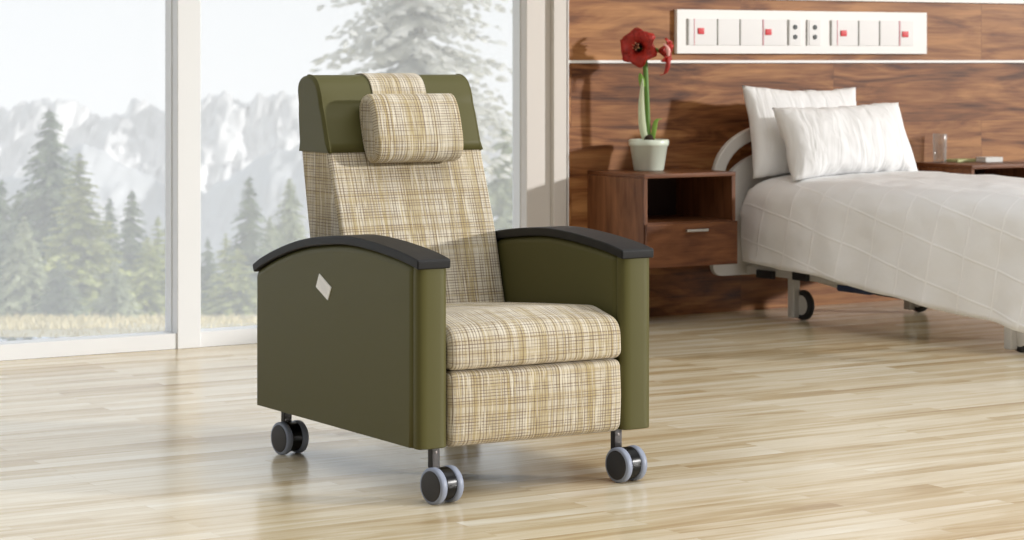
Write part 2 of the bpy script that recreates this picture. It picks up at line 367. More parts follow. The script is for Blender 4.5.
def loft_x(name, prof, x0, x1, r, mat, parent, crown=0, zc=None, nx=14, squash=1.0, bulge=0, flat=()):
    """closed (y,z) profile swept along x with rounded ends; UV in metres"""
    n = len(prof); P = [Vector(p) for p in prof]
    area = sum(P[i][0]*P[(i+1) % n][1]-P[(i+1) % n][0]*P[i][1] for i in range(n)); sg = 1 if area > 0 else -1
    nor = []
    for i in range(n):
        t = (P[(i+1) % n]-P[i-1]).normalized(); nor.append(Vector((t[1], -t[0]))*sg)
    for i in range(n):
        if any(abs(P[i][1]-fz) < 1e-4 for fz in flat): nor[i] = Vector((math.copysign(1, nor[i][0]) if abs(nor[i][0]) > .3 else 0, 0))
    arc = [0]
    for i in range(n): arc.append(arc[-1]+(P[(i+1) % n]-P[i]).length)
    secs = []
    K = 6
    for j in range(K+1): a = PI/2*j/K; secs.append((x0+r*squash*(1-math.sin(a)), r*(1-math.cos(a))))
    secs = [(x0+r*squash*(1-math.cos(PI/2*j/K)), r*(1-math.sin(PI/2*j/K))) for j in range(K+1)]
    mid = [(x0+r*squash+(x1-x0-2*r*squash)*j/nx, 0) for j in range(1, nx)]
    secs = secs+mid+[(x0+x1-x, d) for x, d in reversed(secs)]
    vs = []
    xc = (x0+x1)/2; hw = (x1-x0)/2
    for x, d in secs:
        cr = crown*(1-((x-xc)/hw)**2); bu = bulge*(1-((x-xc)/hw)**2)
        for i in range(n):
            q = P[i]-nor[i]*d
            vs.append((x, q[0]+bu*min(0, nor[i][0]), q[1]+(cr if (zc is None or q[1] > zc) else 0)*max(0, nor[i][1])))
    fs = []; uvs = {}
    for s in range(len(secs)-1):
        for i in range(n):
            j = (i+1) % n
            f = (s*n+i, s*n+j, (s+1)*n+j, (s+1)*n+i); uvs[len(fs)] = {f[0]: (secs[s][0], arc[i]), f[1]: (secs[s][0], arc[i+1]), f[2]: (secs[s+1][0], arc[i+1]), f[3]: (secs[s+1][0], arc[i])}
            fs.append(f)
    for s in (0, len(secs)-1):
        f = tuple(s*n+i for i in range(n)); uvs[len(fs)] = {k: (vs[k][1]+.3, vs[k][2]) for k in f}; fs.append(f)
    o = obj(name, vs, fs, mat, parent, uv=lambda p, li, vi: uvs[p.index][vi], smooth=True)
    for p in o.data.polygons:
        if len(p.vertices) > 4: p.use_smooth = False
    return o
def copy_tree(o, parent=None):
    c = o.copy(); C.objects.link(c)
    if parent is not None: c.parent = parent
    for ch in list(o.children): copy_tree(ch, c)
    return c
def struct(o): o['kind'] = 'structure'; return o
# ------------------------------------------------------------------ room shell
WY = 9.6           # inner face of the far wall and of the window frames
struct(MB().box(-3, 12.5, -2.5, 9.72, -.12, 0).make('floor', 'floor'))
struct(MB().box(6.206, 12.5, WY-.012, WY+.14, 0, 2.75).make('wall_back', 'wall'))
struct(MB().box(-3, 12.5, 7.7, WY+.14, 2.752, 2.85).make('ceiling_shade', 'white'))  # unseen ceiling strip, added to block overhead light near the wall
struct(MB().box(6.206, 12.5, WY-.024, WY-.0121, 1.2345, 1.249).make('trim_1', 'panelwhite', bevel=.002))
struct(MB().box(6.206, 12.5, WY-.026, WY-.0121, 1.5525, 1.60).make('trim_2', 'panelwhite', bevel=.002))
struct(MB().box(6.2, 6.2055, WY-.03, WY+.14, 0, 2.75).make('trim_3', 'panelwhite', bevel=.002))
# casing between window and wood wall: two stepped members
struct(MB().box(5.985, 6.118, WY-.004, WY+.118, 0, 2.75).make('trim_4', 'casing', bevel=.003))
struct(MB().box(6.1185, 6.1905, WY-.032, WY+.118, 0, 2.75).make('trim_5', 'casing', bevel=.003))
# mullion posts
for i, (a, b) in enumerate(((4.205, 4.315), (2.44, 2.55), (.66, .77))):
    struct(MB().box(a, b, WY-.006, WY+.118, 0, 2.75).make('trim_%d' % (6+i), 'frame', bevel=.004))
# glazing bays between the posts
for i, (a, b) in enumerate(((4.3155, 5.9845), (2.5505, 4.2045), (.7705, 2.4395))):
    fr = MB(); y0, y1 = WY+.002, WY+.118
    fr.box(a, b, y0, y1, .001, .067); fr.box(a, b, y0+.05, y1, 2.60, 2.75)
    fr.box(b-.004, b, y0+.05, y1, .067, 2.6)
    w = struct(fr.make('window_%d' % (i+1), 'frame'))
    MB().box(a+.001, b-.0045, WY+.108, WY+.112, .0675, 2.5995).make('glass_pane', 'pane', w)
# ------------------------------------------------------------------ recliner chair
AX0, AX1 = 3.319, 3.419          # left arm
BX0, BX1 = 4.014, 4.122          # right arm
ch = thing('recliner_chair', 'olive leather recliner with plaid tweed seat and headrest pillow on casters', 'recliner', ((AX0+BX1)/2, 6.43, 0))
arch = [(6.962, .572), (6.90, .598), (6.788, .633), (6.66, .664), (6.533, .684), (6.338, .70), (6.176, .695), (6.019, .680), (5.940, .668), (5.892, .658)]
top = catmull(arch, 5)
def arm(x0, x1, outer):
    # padded side body
    body = [p for p in top if 5.927 < p[0] < 6.952]
    prof = [(6.952, .15), (6.952, body[0][1]+.004)] + [(p[0], p[1]+.004) for p in body] + [(5.927, body[-1][1]+.004), (5.927, .15)]
    inner = [p for p in body if 5.985 < p[0] < 6.89]
    zf = body[-1][1]+.004; zr = body[0][1]+.004
    k0 = roundpoly([(6.6, .15, 0), (6.966, .15, 0), (6.966, zr-.004, .034)]+[(inner[0][0], inner[0][1]+.004, 0)], 6)[1:-1]
    k1 = roundpoly([(inner[-1][0], inner[-1][1]+.004, 0), (5.928, zf, .034), (5.928, .3, 0)], 6)[1:-1]
    prof = [(5.928, .15)]+[(5.928+.992*i/8, .15) for i in range(1, 8)]+k0+[(p[0], p[1]+.004) for p in inner]+k1+[(5.928, .5), (5.928, .3)]
    a = loft_x('armrest', prof, x0, x1, .026, 'leather', ch, flat=(.15,), nx=4, squash=.9)
    # padded front band with a seam against the body
    xm, hw = (x0+x1)/2, (x1-x0)/2-.0015
    fb = [(xm-hw, 5.9325)]+[(xm-hw*math.copysign(abs(math.cos(t))**.55, math.cos(t)), 5.922-.0245*abs(math.sin(t))**.75) for t in [PI*k/16 for k in range(17)]]+[(xm+hw, 5.9325)]
    MB().prism(fb, 'z', .149, .664).make('front_band', 'leather', a, bevel=.004, seg=2)
    # cap following the arch
    lo = top; n = len(lo); up = []
    for i, p in enumerate(lo):
        t = (Vector(lo[min(i+1, n-1)])-Vector(lo[max(i-1, 0)])).normalized(); nn = Vector((t[1], -t[0]))
        if nn[1] < 0: nn = -nn
        up.append(tuple(Vector(p)+nn*.027))
    up[-1] = (lo[-1][0]-.001, up[-1][1]); 
    MB().prism(list(lo)+list(reversed(up)), 'x', x0-.006, x1+.002).make('arm_cap', 'cap', ch, bevel=.007, seg=3)
    return a
armL = arm(AX0, AX1, -1); armR = arm(BX0, BX1, 1)
# diamond tag on the outside of the left arm
tp = [(6.508, .602), (6.430, .566), (6.452, .526), (6.530, .560)]
tg = MB().prism(tp, 'x', AX0-.0025, AX0+.001).make('tag', 'tagwhite', armL)
tg['label'] = 'white diamond shaped tag'
tc_ = Vector((6.48, .5635)); mb = MB()
for k in (-1.5, -.5, .5, 1.5):
    o_ = tc_+Vector((.0055, .0095))*k*.9
    q = [o_+Vector((.024, .011)), o_+Vector((-.024, -.0115))]
    mb.prism([tuple(q[0]), tuple(q[1]), (q[1][0], q[1][1]+.0022), (q[0][0], q[0][1]+.0022)], 'x', AX0-.0029, AX0-.002)
mb.make('tag_print', 'module', tg)
# base between the arms
MB().box(AX1+.004, BX0-.004, 6.04, 6.9, .19, .37).make('base_frame', 'black', ch)
# seat cushion
SX0, SX1 = 3.4205, 4.0125
seat = roundpoly([(6.62, .365, .02), (6.62, .470, .02), (6.30, .494, .3), (6.03, .511, .12), (5.894, .480, .065), (5.888, .365, .03)], 7)
loft_x('seat_cushion', seat, SX0, SX1, .022, 'fabric', ch, crown=.010, zc=.43, bulge=.012)
foot = roundpoly([(6.03, .146, .02), (6.03, .3635, .02), (5.897, .3625, .028), (5.89, .26, .3), (5.897, .146, .035)], 7)
loft_x('footrest', foot, SX0, SX1, .02, 'fabric', ch, bulge=.01)
# backrest: lower fabric part, leather head cover, strap, head pillow
KX0, KX1 = 3.449, 4.008
front = catmull([(6.500, .30), (6.563, .525), (6.612, .71), (6.702, .96), (6.750, 1.10)], 6)
rear = catmull([(6.912, 1.10), (6.897, .96), (6.845, .705), (6.795, .5), (6.75, .30)], 6)
def zint(line, z):
    l = sorted(line, key=lambda p: p[1])
    for a, b in zip(l, l[1:]):
        if a[1] <= z <= b[1]: return a[0]+(b[0]-a[0])*(z-a[1])/max(1e-9, b[1]-a[1])
    return l[-1][0] if z > l[-1][1] else l[0][0]
SEAM = .962
fr_lo = [p for p in front if p[1] < SEAM-.004]+[(zint(front, SEAM), SEAM), (zint(front, SEAM)+.02, SEAM+.03)]
re_lo = [(zint(rear, SEAM)-.02, SEAM+.03), (zint(rear, SEAM), SEAM)]+[p for p in rear if p[1] < SEAM-.004]
loft_x('backrest', fr_lo+re_lo, KX0, KX1, .014, 'fabric', ch, flat=(SEAM,))
topc = catmull([(6.750, 1.10), (6.763, 1.145), (6.786, 1.182), (6.822, 1.200), (6.868, 1.201), (6.902, 1.190), (6.919, 1.160), (6.912, 1.10)], 6)
e = .004
headp = [(zint(front, SEAM)-e, SEAM-.003)]+[(p[0]-e, p[1]) for p in front if SEAM+.01 < p[1] < 1.095]+topc[1:-1]+[(p[0]+e, p[1]) for p in rear if SEAM+.01 < p[1] < 1.095]+[(zint(rear, SEAM)+e, SEAM-.003)]
hd = loft_x('head_cover', headp, KX0-.004, KX1+.004, .014, 'leather', ch, nx=10, flat=(SEAM-.003,))
hd['label'] = 'olive leather cover over the top of the backrest'
# welt cord along the side edges of the head cover
for xs in (KX0+.006, KX1-.006):
    pts = [(xs, p[0], p[1]) for p in headp[:-6]]
    nfront = [p for p in pts if p[1] < 6.86]
    MB().tube([(p[0], p[1]+.003, p[2]-.002) for p in nfront], .0045, 6).make('welt', 'leather', hd, smooth=True)
# strap over the top
sf = [(p[0]-.003, p[1]) for p in headp if p[1] > 1.04 and p[0] < 6.80] 
so = [p for p in headp if p[1] > 1.03]
outer = []; nn_ = len(so)
for i, p in enumerate(so):
    t = (Vector(so[min(i+1, nn_-1)])-Vector(so[max(i-1, 0)])).normalized(); nrm = Vector((-t[1], t[0]))
    outer.append(tuple(Vector(p)+nrm*.005))
loft_x('headrest_strap', outer+list(reversed([tuple(Vector(p)) for p in so])), 3.636, 3.832, .001, 'fabric', ch, nx=6)
def sup(t, p):
    c, s = math.cos(t), math.sin(t); return math.copysign(abs(c)**p, c), math.copysign(abs(s)**p, s)
pc = Vector((6.668, 1.034)); tilt = math.radians(-17); pil = []
for k in range(40):
    a, b = sup(2*PI*k/40, .72); a *= .058; b *= .110
    pil.append((pc[0]+a*math.cos(tilt)-b*math.sin(tilt), pc[1]+a*math.sin(tilt)+b*math.cos(tilt)))
loft_x('headrest_pillow', pil, 3.570, 3.885, .022, 'fabric', ch, nx=12, squash=.55)
# casters
def caster(x, y, sx, sy, rz):
    ax = Vector((math.cos(rz), math.sin(rz), 0)); fwd = Vector((-ax[1], ax[0], 0)); c = Vector((x, y, .052)); R = .052
    m = MB()
    # flat stem and hood
    sxv = Vector((sx, sy, 0)); n0 = len(m.v)
    def obox(cen, ha, hf, z0, z1):
        vs = [cen+ax*a*ha+fwd*b*hf for a, b in ((-1, -1), (1, -1), (1, 1), (-1, 1))]
        m.add([(v[0], v[1], z0) for v in vs]+[(v[0], v[1], z1) for v in vs], [(3, 2, 1, 0), (4, 5, 6, 7), (0, 1, 5, 4), (1, 2, 6, 5), (2, 3, 7, 6), (3, 0, 4, 7)])
    m.lathe([(.0, -.0185), (.0475, -.0185), (.0475, .0185), (0, .0185)], c+Vector((0, 0, .003)), ax, 28)
    cs = m.make('caster', 'black', ch, bevel=.003, seg=2)
    m = MB(); obox(sxv, .0145, .010, .088, .165); m.make('stem', 'darkmetal', cs, bevel=.002, seg=2)
    pv = sxv-fwd*.0095*(1 if fwd[1] > 0 else -1)
    MB().lathe([(0, 0), (.0045, 0), (.0035, .002), (0, .0025)], (pv[0], pv[1], .133), -fwd*(1 if fwd[1] > 0 else -1), 12).make('rivet', 'steel', cs)
    for s in (-1, 1):
        o_ = c+ax*s*.0295
        MB().lathe([(.036, -.0105), (.0475, -.0115), (.0515, -.008), (.052, 0), (.0515, .008), (.0475, .0115), (.036, .0105)], o_, ax, 36).make('tyre', 'tyre', cs, smooth=True)
        MB().lathe([(0, -.0135), (.040, -.0135), (.0435, -.0115), (.0435, .0115), (.040, .0135), (0, .0135)], o_, ax, 32).make('hub_cap', 'hub', cs, bevel=.001, seg=2)
caster(3.378, 5.868, 3.394, 5.942, .16); caster(4.019, 5.886, 4.021, 5.942, .14)
caster(3.392, 6.86, 3.385, 6.87, .12); caster(4.03, 6.86, 4.03, 6.87, .12)
# ------------------------------------------------------------------ bedside cabinets
def nightstand(x0, x1, yf, zt, zb, zmid, label):
    y1 = WY-.0125; T = .02
    t = thing('bedside_cabinet', label, 'bedside cabinet', ((x0+x1)/2, (yf+y1)/2, zb), 'walnut bedside cabinets')
    MB().box(x0, x1, yf-.004, y1, zt-T, zt).make('cabinet_top', 'standx', t, bevel=.0015, seg=1)
    for xa, xb in ((x0, x0+T), (x1-T, x1)): MB().box(xa, xb, yf, y1, zb, zt-T-.0005).make('side_panel', 'standz', t)
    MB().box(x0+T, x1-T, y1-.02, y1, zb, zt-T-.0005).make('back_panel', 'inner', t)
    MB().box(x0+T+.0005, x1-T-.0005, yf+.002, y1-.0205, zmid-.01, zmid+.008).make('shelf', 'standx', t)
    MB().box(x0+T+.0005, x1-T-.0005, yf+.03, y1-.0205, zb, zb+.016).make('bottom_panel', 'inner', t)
    d = MB().box(x0+.003, x1-.003, yf-.022, yf-.0045, zb, zmid+.002).make('drawer', 'standx', t, bevel=.0015, seg=1)
    xm = (x0+x1)/2+.012; hz = zmid-.032
    h = MB().box(xm-.062, xm+.062, yf-.046, yf-.036, hz-.006, hz+.006)
    for xx in (xm-.05, xm+.05): h.box(xx-.005, xx+.005, yf-.037, yf-.0215, hz-.004, hz+.004)
    h.make('handle', 'handle', d, bevel=.0015, seg=2)
nightstand(6.322, 6.848, 9.115, .722, .288, .488, 'walnut bedside cabinet under the potted red flower, left of bed')
nightstand(8.352, 8.862, 9.135, .716, .288, .482, 'walnut bedside cabinet right of bed holding the clear tumbler')
# ------------------------------------------------------------------ potted amaryllis
px_, py_, pz_ = 6.548, 9.40, .7222
pl = thing('potted_amaryllis', 'red amaryllis in a pale green pot on the left bedside cabinet', 'potted plant', (px_, py_, pz_))
MB().lathe([(0, .0), (.066, 0), (.072, .006), (.089, .118), (.0935, .120), (.096, .128), (.096, .146), (.092, .150), (.086, .148), (.084, .12), (0, .118)], (px_, py_, pz_), n=40).make('pot', 'pot', pl, smooth=True)
MB().lathe([(0, .131), (.04, .130), (.083, .124)], (px_, py_, pz_), n=24).make('soil', 'soil', pl, smooth=True)
MB().lathe([(0, .125), (.022, .128), (.027, .15), (.017, .172), (0, .178)], (px_, py_, pz_), n=18).make('bulb', 'soil', pl, smooth=True)
zt = pz_+.13
F = Vector((.524, .852, 0)); Rr = Vector((.852, -.524, 0)); Zz = Vector((0, 0, 1)); base = Vector((px_, py_, zt))
def PV(r, z, f=0): return base+Rr*r+Zz*z+F*f
MB().tube(catmull([PV(.0, 0), PV(-.006, .14), PV(-.012, .28), PV(-.018, .40), PV(-.022, .455)], 6), .0125, 12).make('stem', 'stem', pl, smooth=True)
def leaf(pts, w, mat, lab=None):
    P = catmull(pts, 6); v = []; n = len(P)
    for i, p in enumerate(P):
        t = i/(n-1); ww = w*(math.sin(PI*min(1, .25+.75*t))**.7)*(1 if t < .95 else .5); p = Vector(p)
        v += [p-Rr*ww, p+F*.006, p+Rr*ww]
    f = [(i*3+k, i*3+k+1, i*3+k+4, i*3+k+3) for i in range(n-1) for k in range(2)]
    o = obj('leaf', v, f, mat, pl, smooth=True, solid=.003)
    if lab: o['label'] = lab
leaf([PV(-.012, 0, -.014), PV(-.03, .08, -.016), PV(-.036, .19, -.018), PV(-.030, .31, -.02)], .017, 'leaflit', 'tall upright leaf with its white highlight painted on')
leaf([PV(-.03, .27, -.012), PV(-.036, .31, -.012), PV(-.042, .335, -.01)], .014, 'leaf')
leaf([PV(.014, 0, -.008), PV(.024, .06, -.012), PV(.036, .11, -.01), PV(.062, .118, -.006)], .011, 'leaf')
def flower(cen, facing, R, mats, name='flower', k0=0, open_=.75, ps=.46):
    A = Vector(facing).normalized(); U = A.orthogonal().normalized(); W = A.cross(U)
    root = None
    mb = MB()
    for k in range(6):
        t = 2*PI*k/6+k0; e = U*math.cos(t)+W*math.sin(t); s = A.cross(e); lay = .004 if k % 2 else 0
        nL, nW = 9, 6; v = []
        for i in range(nL+1):
            q = i/nL; rad = R*(.06+.94*q); h = R*(-.55+open_*math.sin(q*PI*.55)-.38*q**3)+lay
            w = R*ps*(math.sin(PI*(.06+.86*q))**.75)
            for j in range(nW+1):
                b = j/nW*2-1
                v.append(cen+e*rad*(1-.10*b*b)+s*b*w+A*(h+.10*R*b*b*math.sin(q*PI)+R*.085*math.sin(7*q+6*b+k*2.1)*q))
        mb.add(v, [(i*(nW+1)+j, i*(nW+1)+j+1, (i+1)*(nW+1)+j+1, (i+1)*(nW+1)+j) for i in range(nL) for j in range(nW)])
    root = mb.make(name, mats[0], pl, smooth=True, solid=.002)
    MB().lathe([(0, -.50*R), (.12*R, -.46*R), (.22*R, -.17*R), (.18*R, -.2*R), (0, -.3*R)], cen, A, 18).make('throat', 'throat', root, smooth=True)
    st = MB()
    for k in range(6):
        t = 2*PI*k/6+.3; e = U*math.cos(t)+W*math.sin(t)
        st.tube(catmull([cen-A*.4*R, cen+e*.06*R-A*.1*R, cen+e*.15*R+A*.22*R], 4), .0016, 5)
        st.lathe([(0, -.004), (.0032, -.002), (.0032, .002), (0, .004)], cen+e*.16*R+A*.24*R, e, 8)
    st.make('stamens', 'anther', root, smooth=True)
    return root
flower(PV(-.058, .460, -.045), -F*.9-Rr*.35+Zz*.12, .098, ('petal',), k0=.35, open_=.66, ps=.50)
f2 = flower(PV(.078, .44, -.03), Rr*.9-F*.35-Zz*.10, .066, ('petal',), k0=.15, open_=.95, ps=.42)
# pinkish highlight painted as a petal, and drooping petal of the side bloom
leafp = []
for (a, b, c_, w) in (((.068, .475, -.075), (.085, .45, -.085), (.088, .415, -.08), .012),):
    P = catmull([PV(*a), PV(*b), PV(*c_)], 6); v = []
    for i, p in enumerate(P):
        t = i/(len(P)-1); ww = w*math.sin(PI*(.1+.8*t)); p = Vector(p); v += [p-Rr*ww, p-F*.004, p+Rr*ww]
    obj('highlight_petal', v, [(i*3+k, i*3+k+1, i*3+k+4, i*3+k+3) for i in range(len(P)-1) for k in range(2)], 'petallit', f2, smooth=True, solid=.002)['label'] = 'pinkish white highlight shaped as a petal'
P = catmull([PV(.085, .41, -.06), PV(.088, .375, -.065), PV(.075, .335, -.06), PV(.05, .325, -.055)], 6); v = []
for i, p in enumerate(P):
    t = i/(len(P)-1); ww = .012*math.sin(PI*(.2+.75*t)); p = Vector(p); v += [p-Rr*ww-Zz*ww*.5, p-F*.005, p+Rr*ww+Zz*ww*.5]
obj('hanging_petal', v, [(i*3+k, i*3+k+1, i*3+k+4, i*3+k+3) for i in range(len(P)-1) for k in range(2)], 'petal', f2, smooth=True, solid=.002)
MB().tube(catmull([PV(-.022, .45), PV(-.04, .455, -.01), PV(-.05, .452, -.02)], 5), .008, 8).make('flower_stalk', 'stem', pl, smooth=True)
MB().tube(catmull([PV(-.022, .445), PV(.02, .45, -.01), PV(.045, .443, -.018)], 5), .008, 8).make('flower_stalk', 'stem', pl, smooth=True)
# ------------------------------------------------------------------ wall service panel
wf = WY-.012
def wx(px): return 6.2139+(px-567)*.0; 
def onwall(px):
    a = (px-512)/2400; th = math.radians(31.6); q = (a*math.cos(th)+math.sin(th), -a*math.sin(th)+math.cos(th)); return q[0]*(wf-.024)/q[1]
sp = thing('service_panel', 'long white medical supply panel with red switches mounted on wood wall', 'wall panel', (7.62, wf, 1.28))
fy = wf-.024
MB().box(onwall(677), onwall(927), fy, wf-.0005, 1.281, 1.498).make('back_plate', 'panelwhite', sp, bevel=.003, seg=2)
def pz(py): return 1.39+(31.5-py)*.00488
def rect(name, px0, px1, z0, z1, mat, depth=.004):
    return MB().box(onwall(px0), onwall(px1), fy-depth, fy+.001, z0, z1).make(name, mat, sp, bevel=min(.0015, depth*.3), seg=1)
mz0, mz1 = 1.323, 1.453
for a, b in ((688.5, 716.5), (718, 739), (740.5, 762), (763.5, 786), (831.5, 857.5), (859, 878.5), (880, 898.5), (900, 913)):
    rect('module', a, b, mz0, mz1, 'module', .004)
for a in (687.3, 717.2, 739.7, 788, 806.8, 830.6, 858.2, 879.2): rect('slot', a-.45, a+.45, mz0, mz1, 'grey', .006)
for a in (694, 762.8, 837, 899.2): rect('marker_line', a-.45, a+.45, mz0, mz1, 'pink', .006)
for a, py in ((700.4, 31), (767.8, 31.5), (843, 32.2), (904.6, 32.8)):
    zc_ = pz(py); o = rect('switch', a-3.0, a+3.0, zc_-.015, zc_+.015, 'red', .009); o['label'] = 'small square red switch'
for a in (794.8, 814.6):
    rect('socket_plate', a-5.6, a+5.6, mz0, mz1, 'module', .003)
    for py in (26.2, 36.3):
        zc_ = pz(py); MB().lathe([(0, -.004), (.0115, -.004), (.0125, 0), (0, .001)], (onwall(a), fy-.003, zc_), (0, 1, 0), 20).make('socket', 'dot', sp)
# ------------------------------------------------------------------ hospital bed
bd = thing('hospital_bed', 'pale grey hospital bed frame on casters against the wood wall', 'bed', (7.6, 8.4, 0))
HX0, HX1 = 6.945, 8.20; hy0, hy1 = 9.42, 9.455; xm = (HX0+HX1)/2
def archp(inset, z0, ztop, n=28, pw=.62):
    hw = (HX1-HX0)/2-inset; out = []
    for k in range(n+1):
        t = PI*k/n; c, s = math.cos(t), math.sin(t)
        out.append((xm-math.copysign(abs(c)**pw, c)*hw, z0+(ztop-z0)*s**pw))
    return out
oa = archp(0, .60, .955, pw=.72); ia = archp(.062, .60, .895, pw=.72)
hoop = MB(); n = len(oa)
v = [(x, y, z) for y in (hy0, hy1) for pp in (oa, ia) for x, z in pp]
f = []
for i in range(n-1):
    f += [(i, i+1, n+i+1, n+i), (2*n+i, 3*n+i, 3*n+i+1, 2*n+i+1), (i, 2*n+i, 2*n+i+1, i+1), (n+i, n+i+1, 3*n+i+1, 3*n+i)]
f += [(0, n, 3*n, 2*n), (n-1, 3*n-1, 4*n-1, 2*n-1)]
hb = hoop.add(v, f).make('headboard', 'bedgrey', bd, bevel=.008, seg=2)
low = roundpoly([(HX0, .64, 0), (HX0, .198, .06), (HX1, .198, .06), (HX1, .64, 0)], 6)
pt = [(x, z) for x, z in reversed(archp(.075, .62, .835, pw=.95))]
MB().prism(low+[(HX1-.062, .64)]+pt+[(HX0+.062, .64)], 'y', hy0+.004, hy1-.004).make('headboard_panel', 'bedgrey', hb)
MB().box(7.14, 7.18, 7.45, 9.419, .205, .245).box(8.02, 8.06, 7.45, 9.419, .205, .245).box(7.181, 8.019, 9.0, 9.06, .2, .24).box(7.181, 8.019, 7.6, 7.66, .2, .24).make('base_frame', 'bedgrey', bd, bevel=.005, seg=2)
MB().box(7.13, 8.07, 7.35, 9.418, .36, .418).box(7.3, 7.36, 7.8, 8.9, .246, .36).box(7.84, 7.9, 7.8, 8.9, .246, .36).make('mattress_platform', 'bedgrey', bd)
for (a, b_, zz) in ((9.31, 9.18, .214), (9.03, 8.92, .224)):
    MB().box(7.118, 7.1385, b_, a, zz-.02, zz+.018).make('bracket', 'rubber', bd, bevel=.003)
MB().box(7.20, 7.30, 8.56, 8.80, .165, .20).make('motor', 'blue', bd, bevel=.01)
MB().tube([(7.25, 8.80, .18), (7.25, 8.98, .20)], .014, 10).make('motor_rod', 'bedgrey', bd, smooth=True)
MB().tube([(7.25, 8.1, .172), (7.25, 8.56, .18)], .018, 10).make('motor_cylinder', 'rubber', bd, smooth=True)
def bedcaster(x, y):
    m = MB().box(x-.014, x+.026, y-.024, y+.024, .012, .2045)
    p = m.make('caster', 'bedgrey', bd, bevel=.006)
    w = (x+.034, y-.038, .073)
    MB().lathe([(.05, -.015), (.066, -.0155), (.072, -.009), (.073, 0), (.072, .009), (.066, .0155), (.05, .015)], w, (1, 0, 0), 32).make('tyre', 'rubber', p, smooth=True)
    MB().lathe([(0, -.0175), (.045, -.017), (.051, -.012), (.051, .012), (.045, .017), (0, .0175)], w, (1, 0, 0), 28).make('wheel_cover', 'bedgrey', p, bevel=.002)
for x, y in ((7.2, 9.125), (7.195, 7.63), (7.915, 9.11), (7.98, 7.60)): bedcaster(x, y)
# mattress, blanket, pillows
tag(MB().box(7.115, 8.085, 7.3, 9.412, .4185, .63).make('mattress', 'sheet', bevel=.045, seg=4), 'white sheeted mattress showing at the head of the hospital bed', 'mattress')
def hemz(y):
    pts = [(6.9, .10), (7.39, .126), (8.14, .188), (8.88, .258), (9.30, .270), (9.6, .275)]
    for a, b in zip(pts, pts[1:]):
        if a[0] <= y <= b[0]: return a[1]+(b[1]-a[1])*(y-a[0])/(b[0]-a[0])
    return .2
def blanket():
    nu, nv = 84, 96; v = []; uv = []
    YH, YF = 9.352, 7.22
    for j in range(nv+1):
        # ends rounded over the mattress at the foot and head
        s = j/nv; y = YH+(YF-YH)*s
        hz = hemz(y)
        key = catmull([(7.035, hz), (7.042, hz+.14), (7.058, .52), (7.075, .60), (7.125, .655), (7.24, .680), (7.6, .700), (7.95, .692), (8.08, .665), (8.13, .60), (8.15, .5), (8.17, .28)], 7)
        L = [0]
        for a, b in zip(key, key[1:]): L.append(L[-1]+(Vector(b)-Vector(a)).length)
        for i in range(nu+1):
            d = L[-1]*i/nu; k = 0
            while k < len(L)-2 and L[k+1] < d: k += 1
            t = (d-L[k])/max(1e-9, L[k+1]-L[k]); a = Vector(key[k]); b = Vector(key[k+1]); p = a+(b-a)*t
            x, z = p; yy = y
            drop = max(0, (.60-z)/.4)
            x += (.012*math.sin(y*9+1.3)+.006*math.sin(y*21))*drop*(1 if x < 7.6 else -1)
            e1 = max(0, y-(YH-.11))/.11
            if z > .5: z -= .10*(1-math.sqrt(max(0, 1-min(1, e1)**2)))*(z-.5)/.2
            else: x += .05*e1*e1*drop if x < 7.6 else 0
            e2 = max(0, (YF+.09)-y)/.09
            if z > .4: z -= .09*(1-math.sqrt(max(0, 1-min(1, e2)**2)))
            w = noise.noise(Vector((x*6, y*6, z*6)))*.008+noise.noise(Vector((x*17, y*13, z*15)))*.0035
            z += w if z > .62 else 0; x += w*1.2 if z < .62 else 0
            if i == 0: z += .005*math.sin(y*11)
            v.append((x, yy, z)); uv.append((y, d+hz*.35))
    fs = [(j*(nu+1)+i, j*(nu+1)+i+1, (j+1)*(nu+1)+i+1, (j+1)*(nu+1)+i) for j in range(nv) for i in range(nu)]
    return obj('blanket', v, fs, 'blanket', uv=lambda p, li, vi: uv[vi], smooth=True, solid=.014)
tag(blanket(), 'white quilted blanket with a raised grid draped over the hospital bed', 'blanket')
def pillow(label, c, W, H, T, rx, rz, seed, ry=0):
    n = 40; v = []; idx = {}
    def p(u, w, s):
        eu = 1-abs(u)**2.6; ew = 1-abs(w)**2.6
        t = T*(max(0, eu)*max(0, ew))**.46
        pin = 1-.075*(1-abs(w)**2)*abs(u)**3; pin2 = 1-.10*(1-abs(u)**2)*abs(w)**3
        x = u*W*pin; z = w*H*pin2
        nz = noise.noise(Vector((u*2.2+seed, w*2.2, s)))*.04+noise.noise(Vector((u*8+w*2+seed, w*1.6, s*2)))*.045*(1-abs(u)**4)
        return (x, s*t*(1+nz*4) + nz*.25, z+nz*.2)
    fs = []
    for s in (-1, 1):
        for j in range(n+1):
            for i in range(n+1):
                u, w = i/n*2-1, j/n*2-1
                edge = i in (0, n) or j in (0, n)
                if s == 1 and edge: idx[(s, i, j)] = idx[(-1, i, j)]; continue
                idx[(s, i, j)] = len(v); v.append(p(u, w, s))
        for j in range(n):
            for i in range(n): fs.append((idx[(s, i, j)], idx[(s, i+1, j)], idx[(s, i+1, j+1)], idx[(s, i, j+1)]))
    Mx = Matrix.Translation(c) @ Matrix.Rotation(rz, 4, 'Z') @ Matrix.Rotation(rx, 4, 'X') @ Matrix.Rotation(ry, 4, 'Y')
    o = obj('pillow', [Mx @ Vector(q) for q in v], fs, 'pillow', smooth=True)
    return tag(o, label, 'pillow', 'white bed pillows')
pillow('white bed pillow standing upright against the headboard, behind another', Vector((7.424, 9.312, .895)), .355, .232, .075, -.22, 0, 3.1, ry=.02)
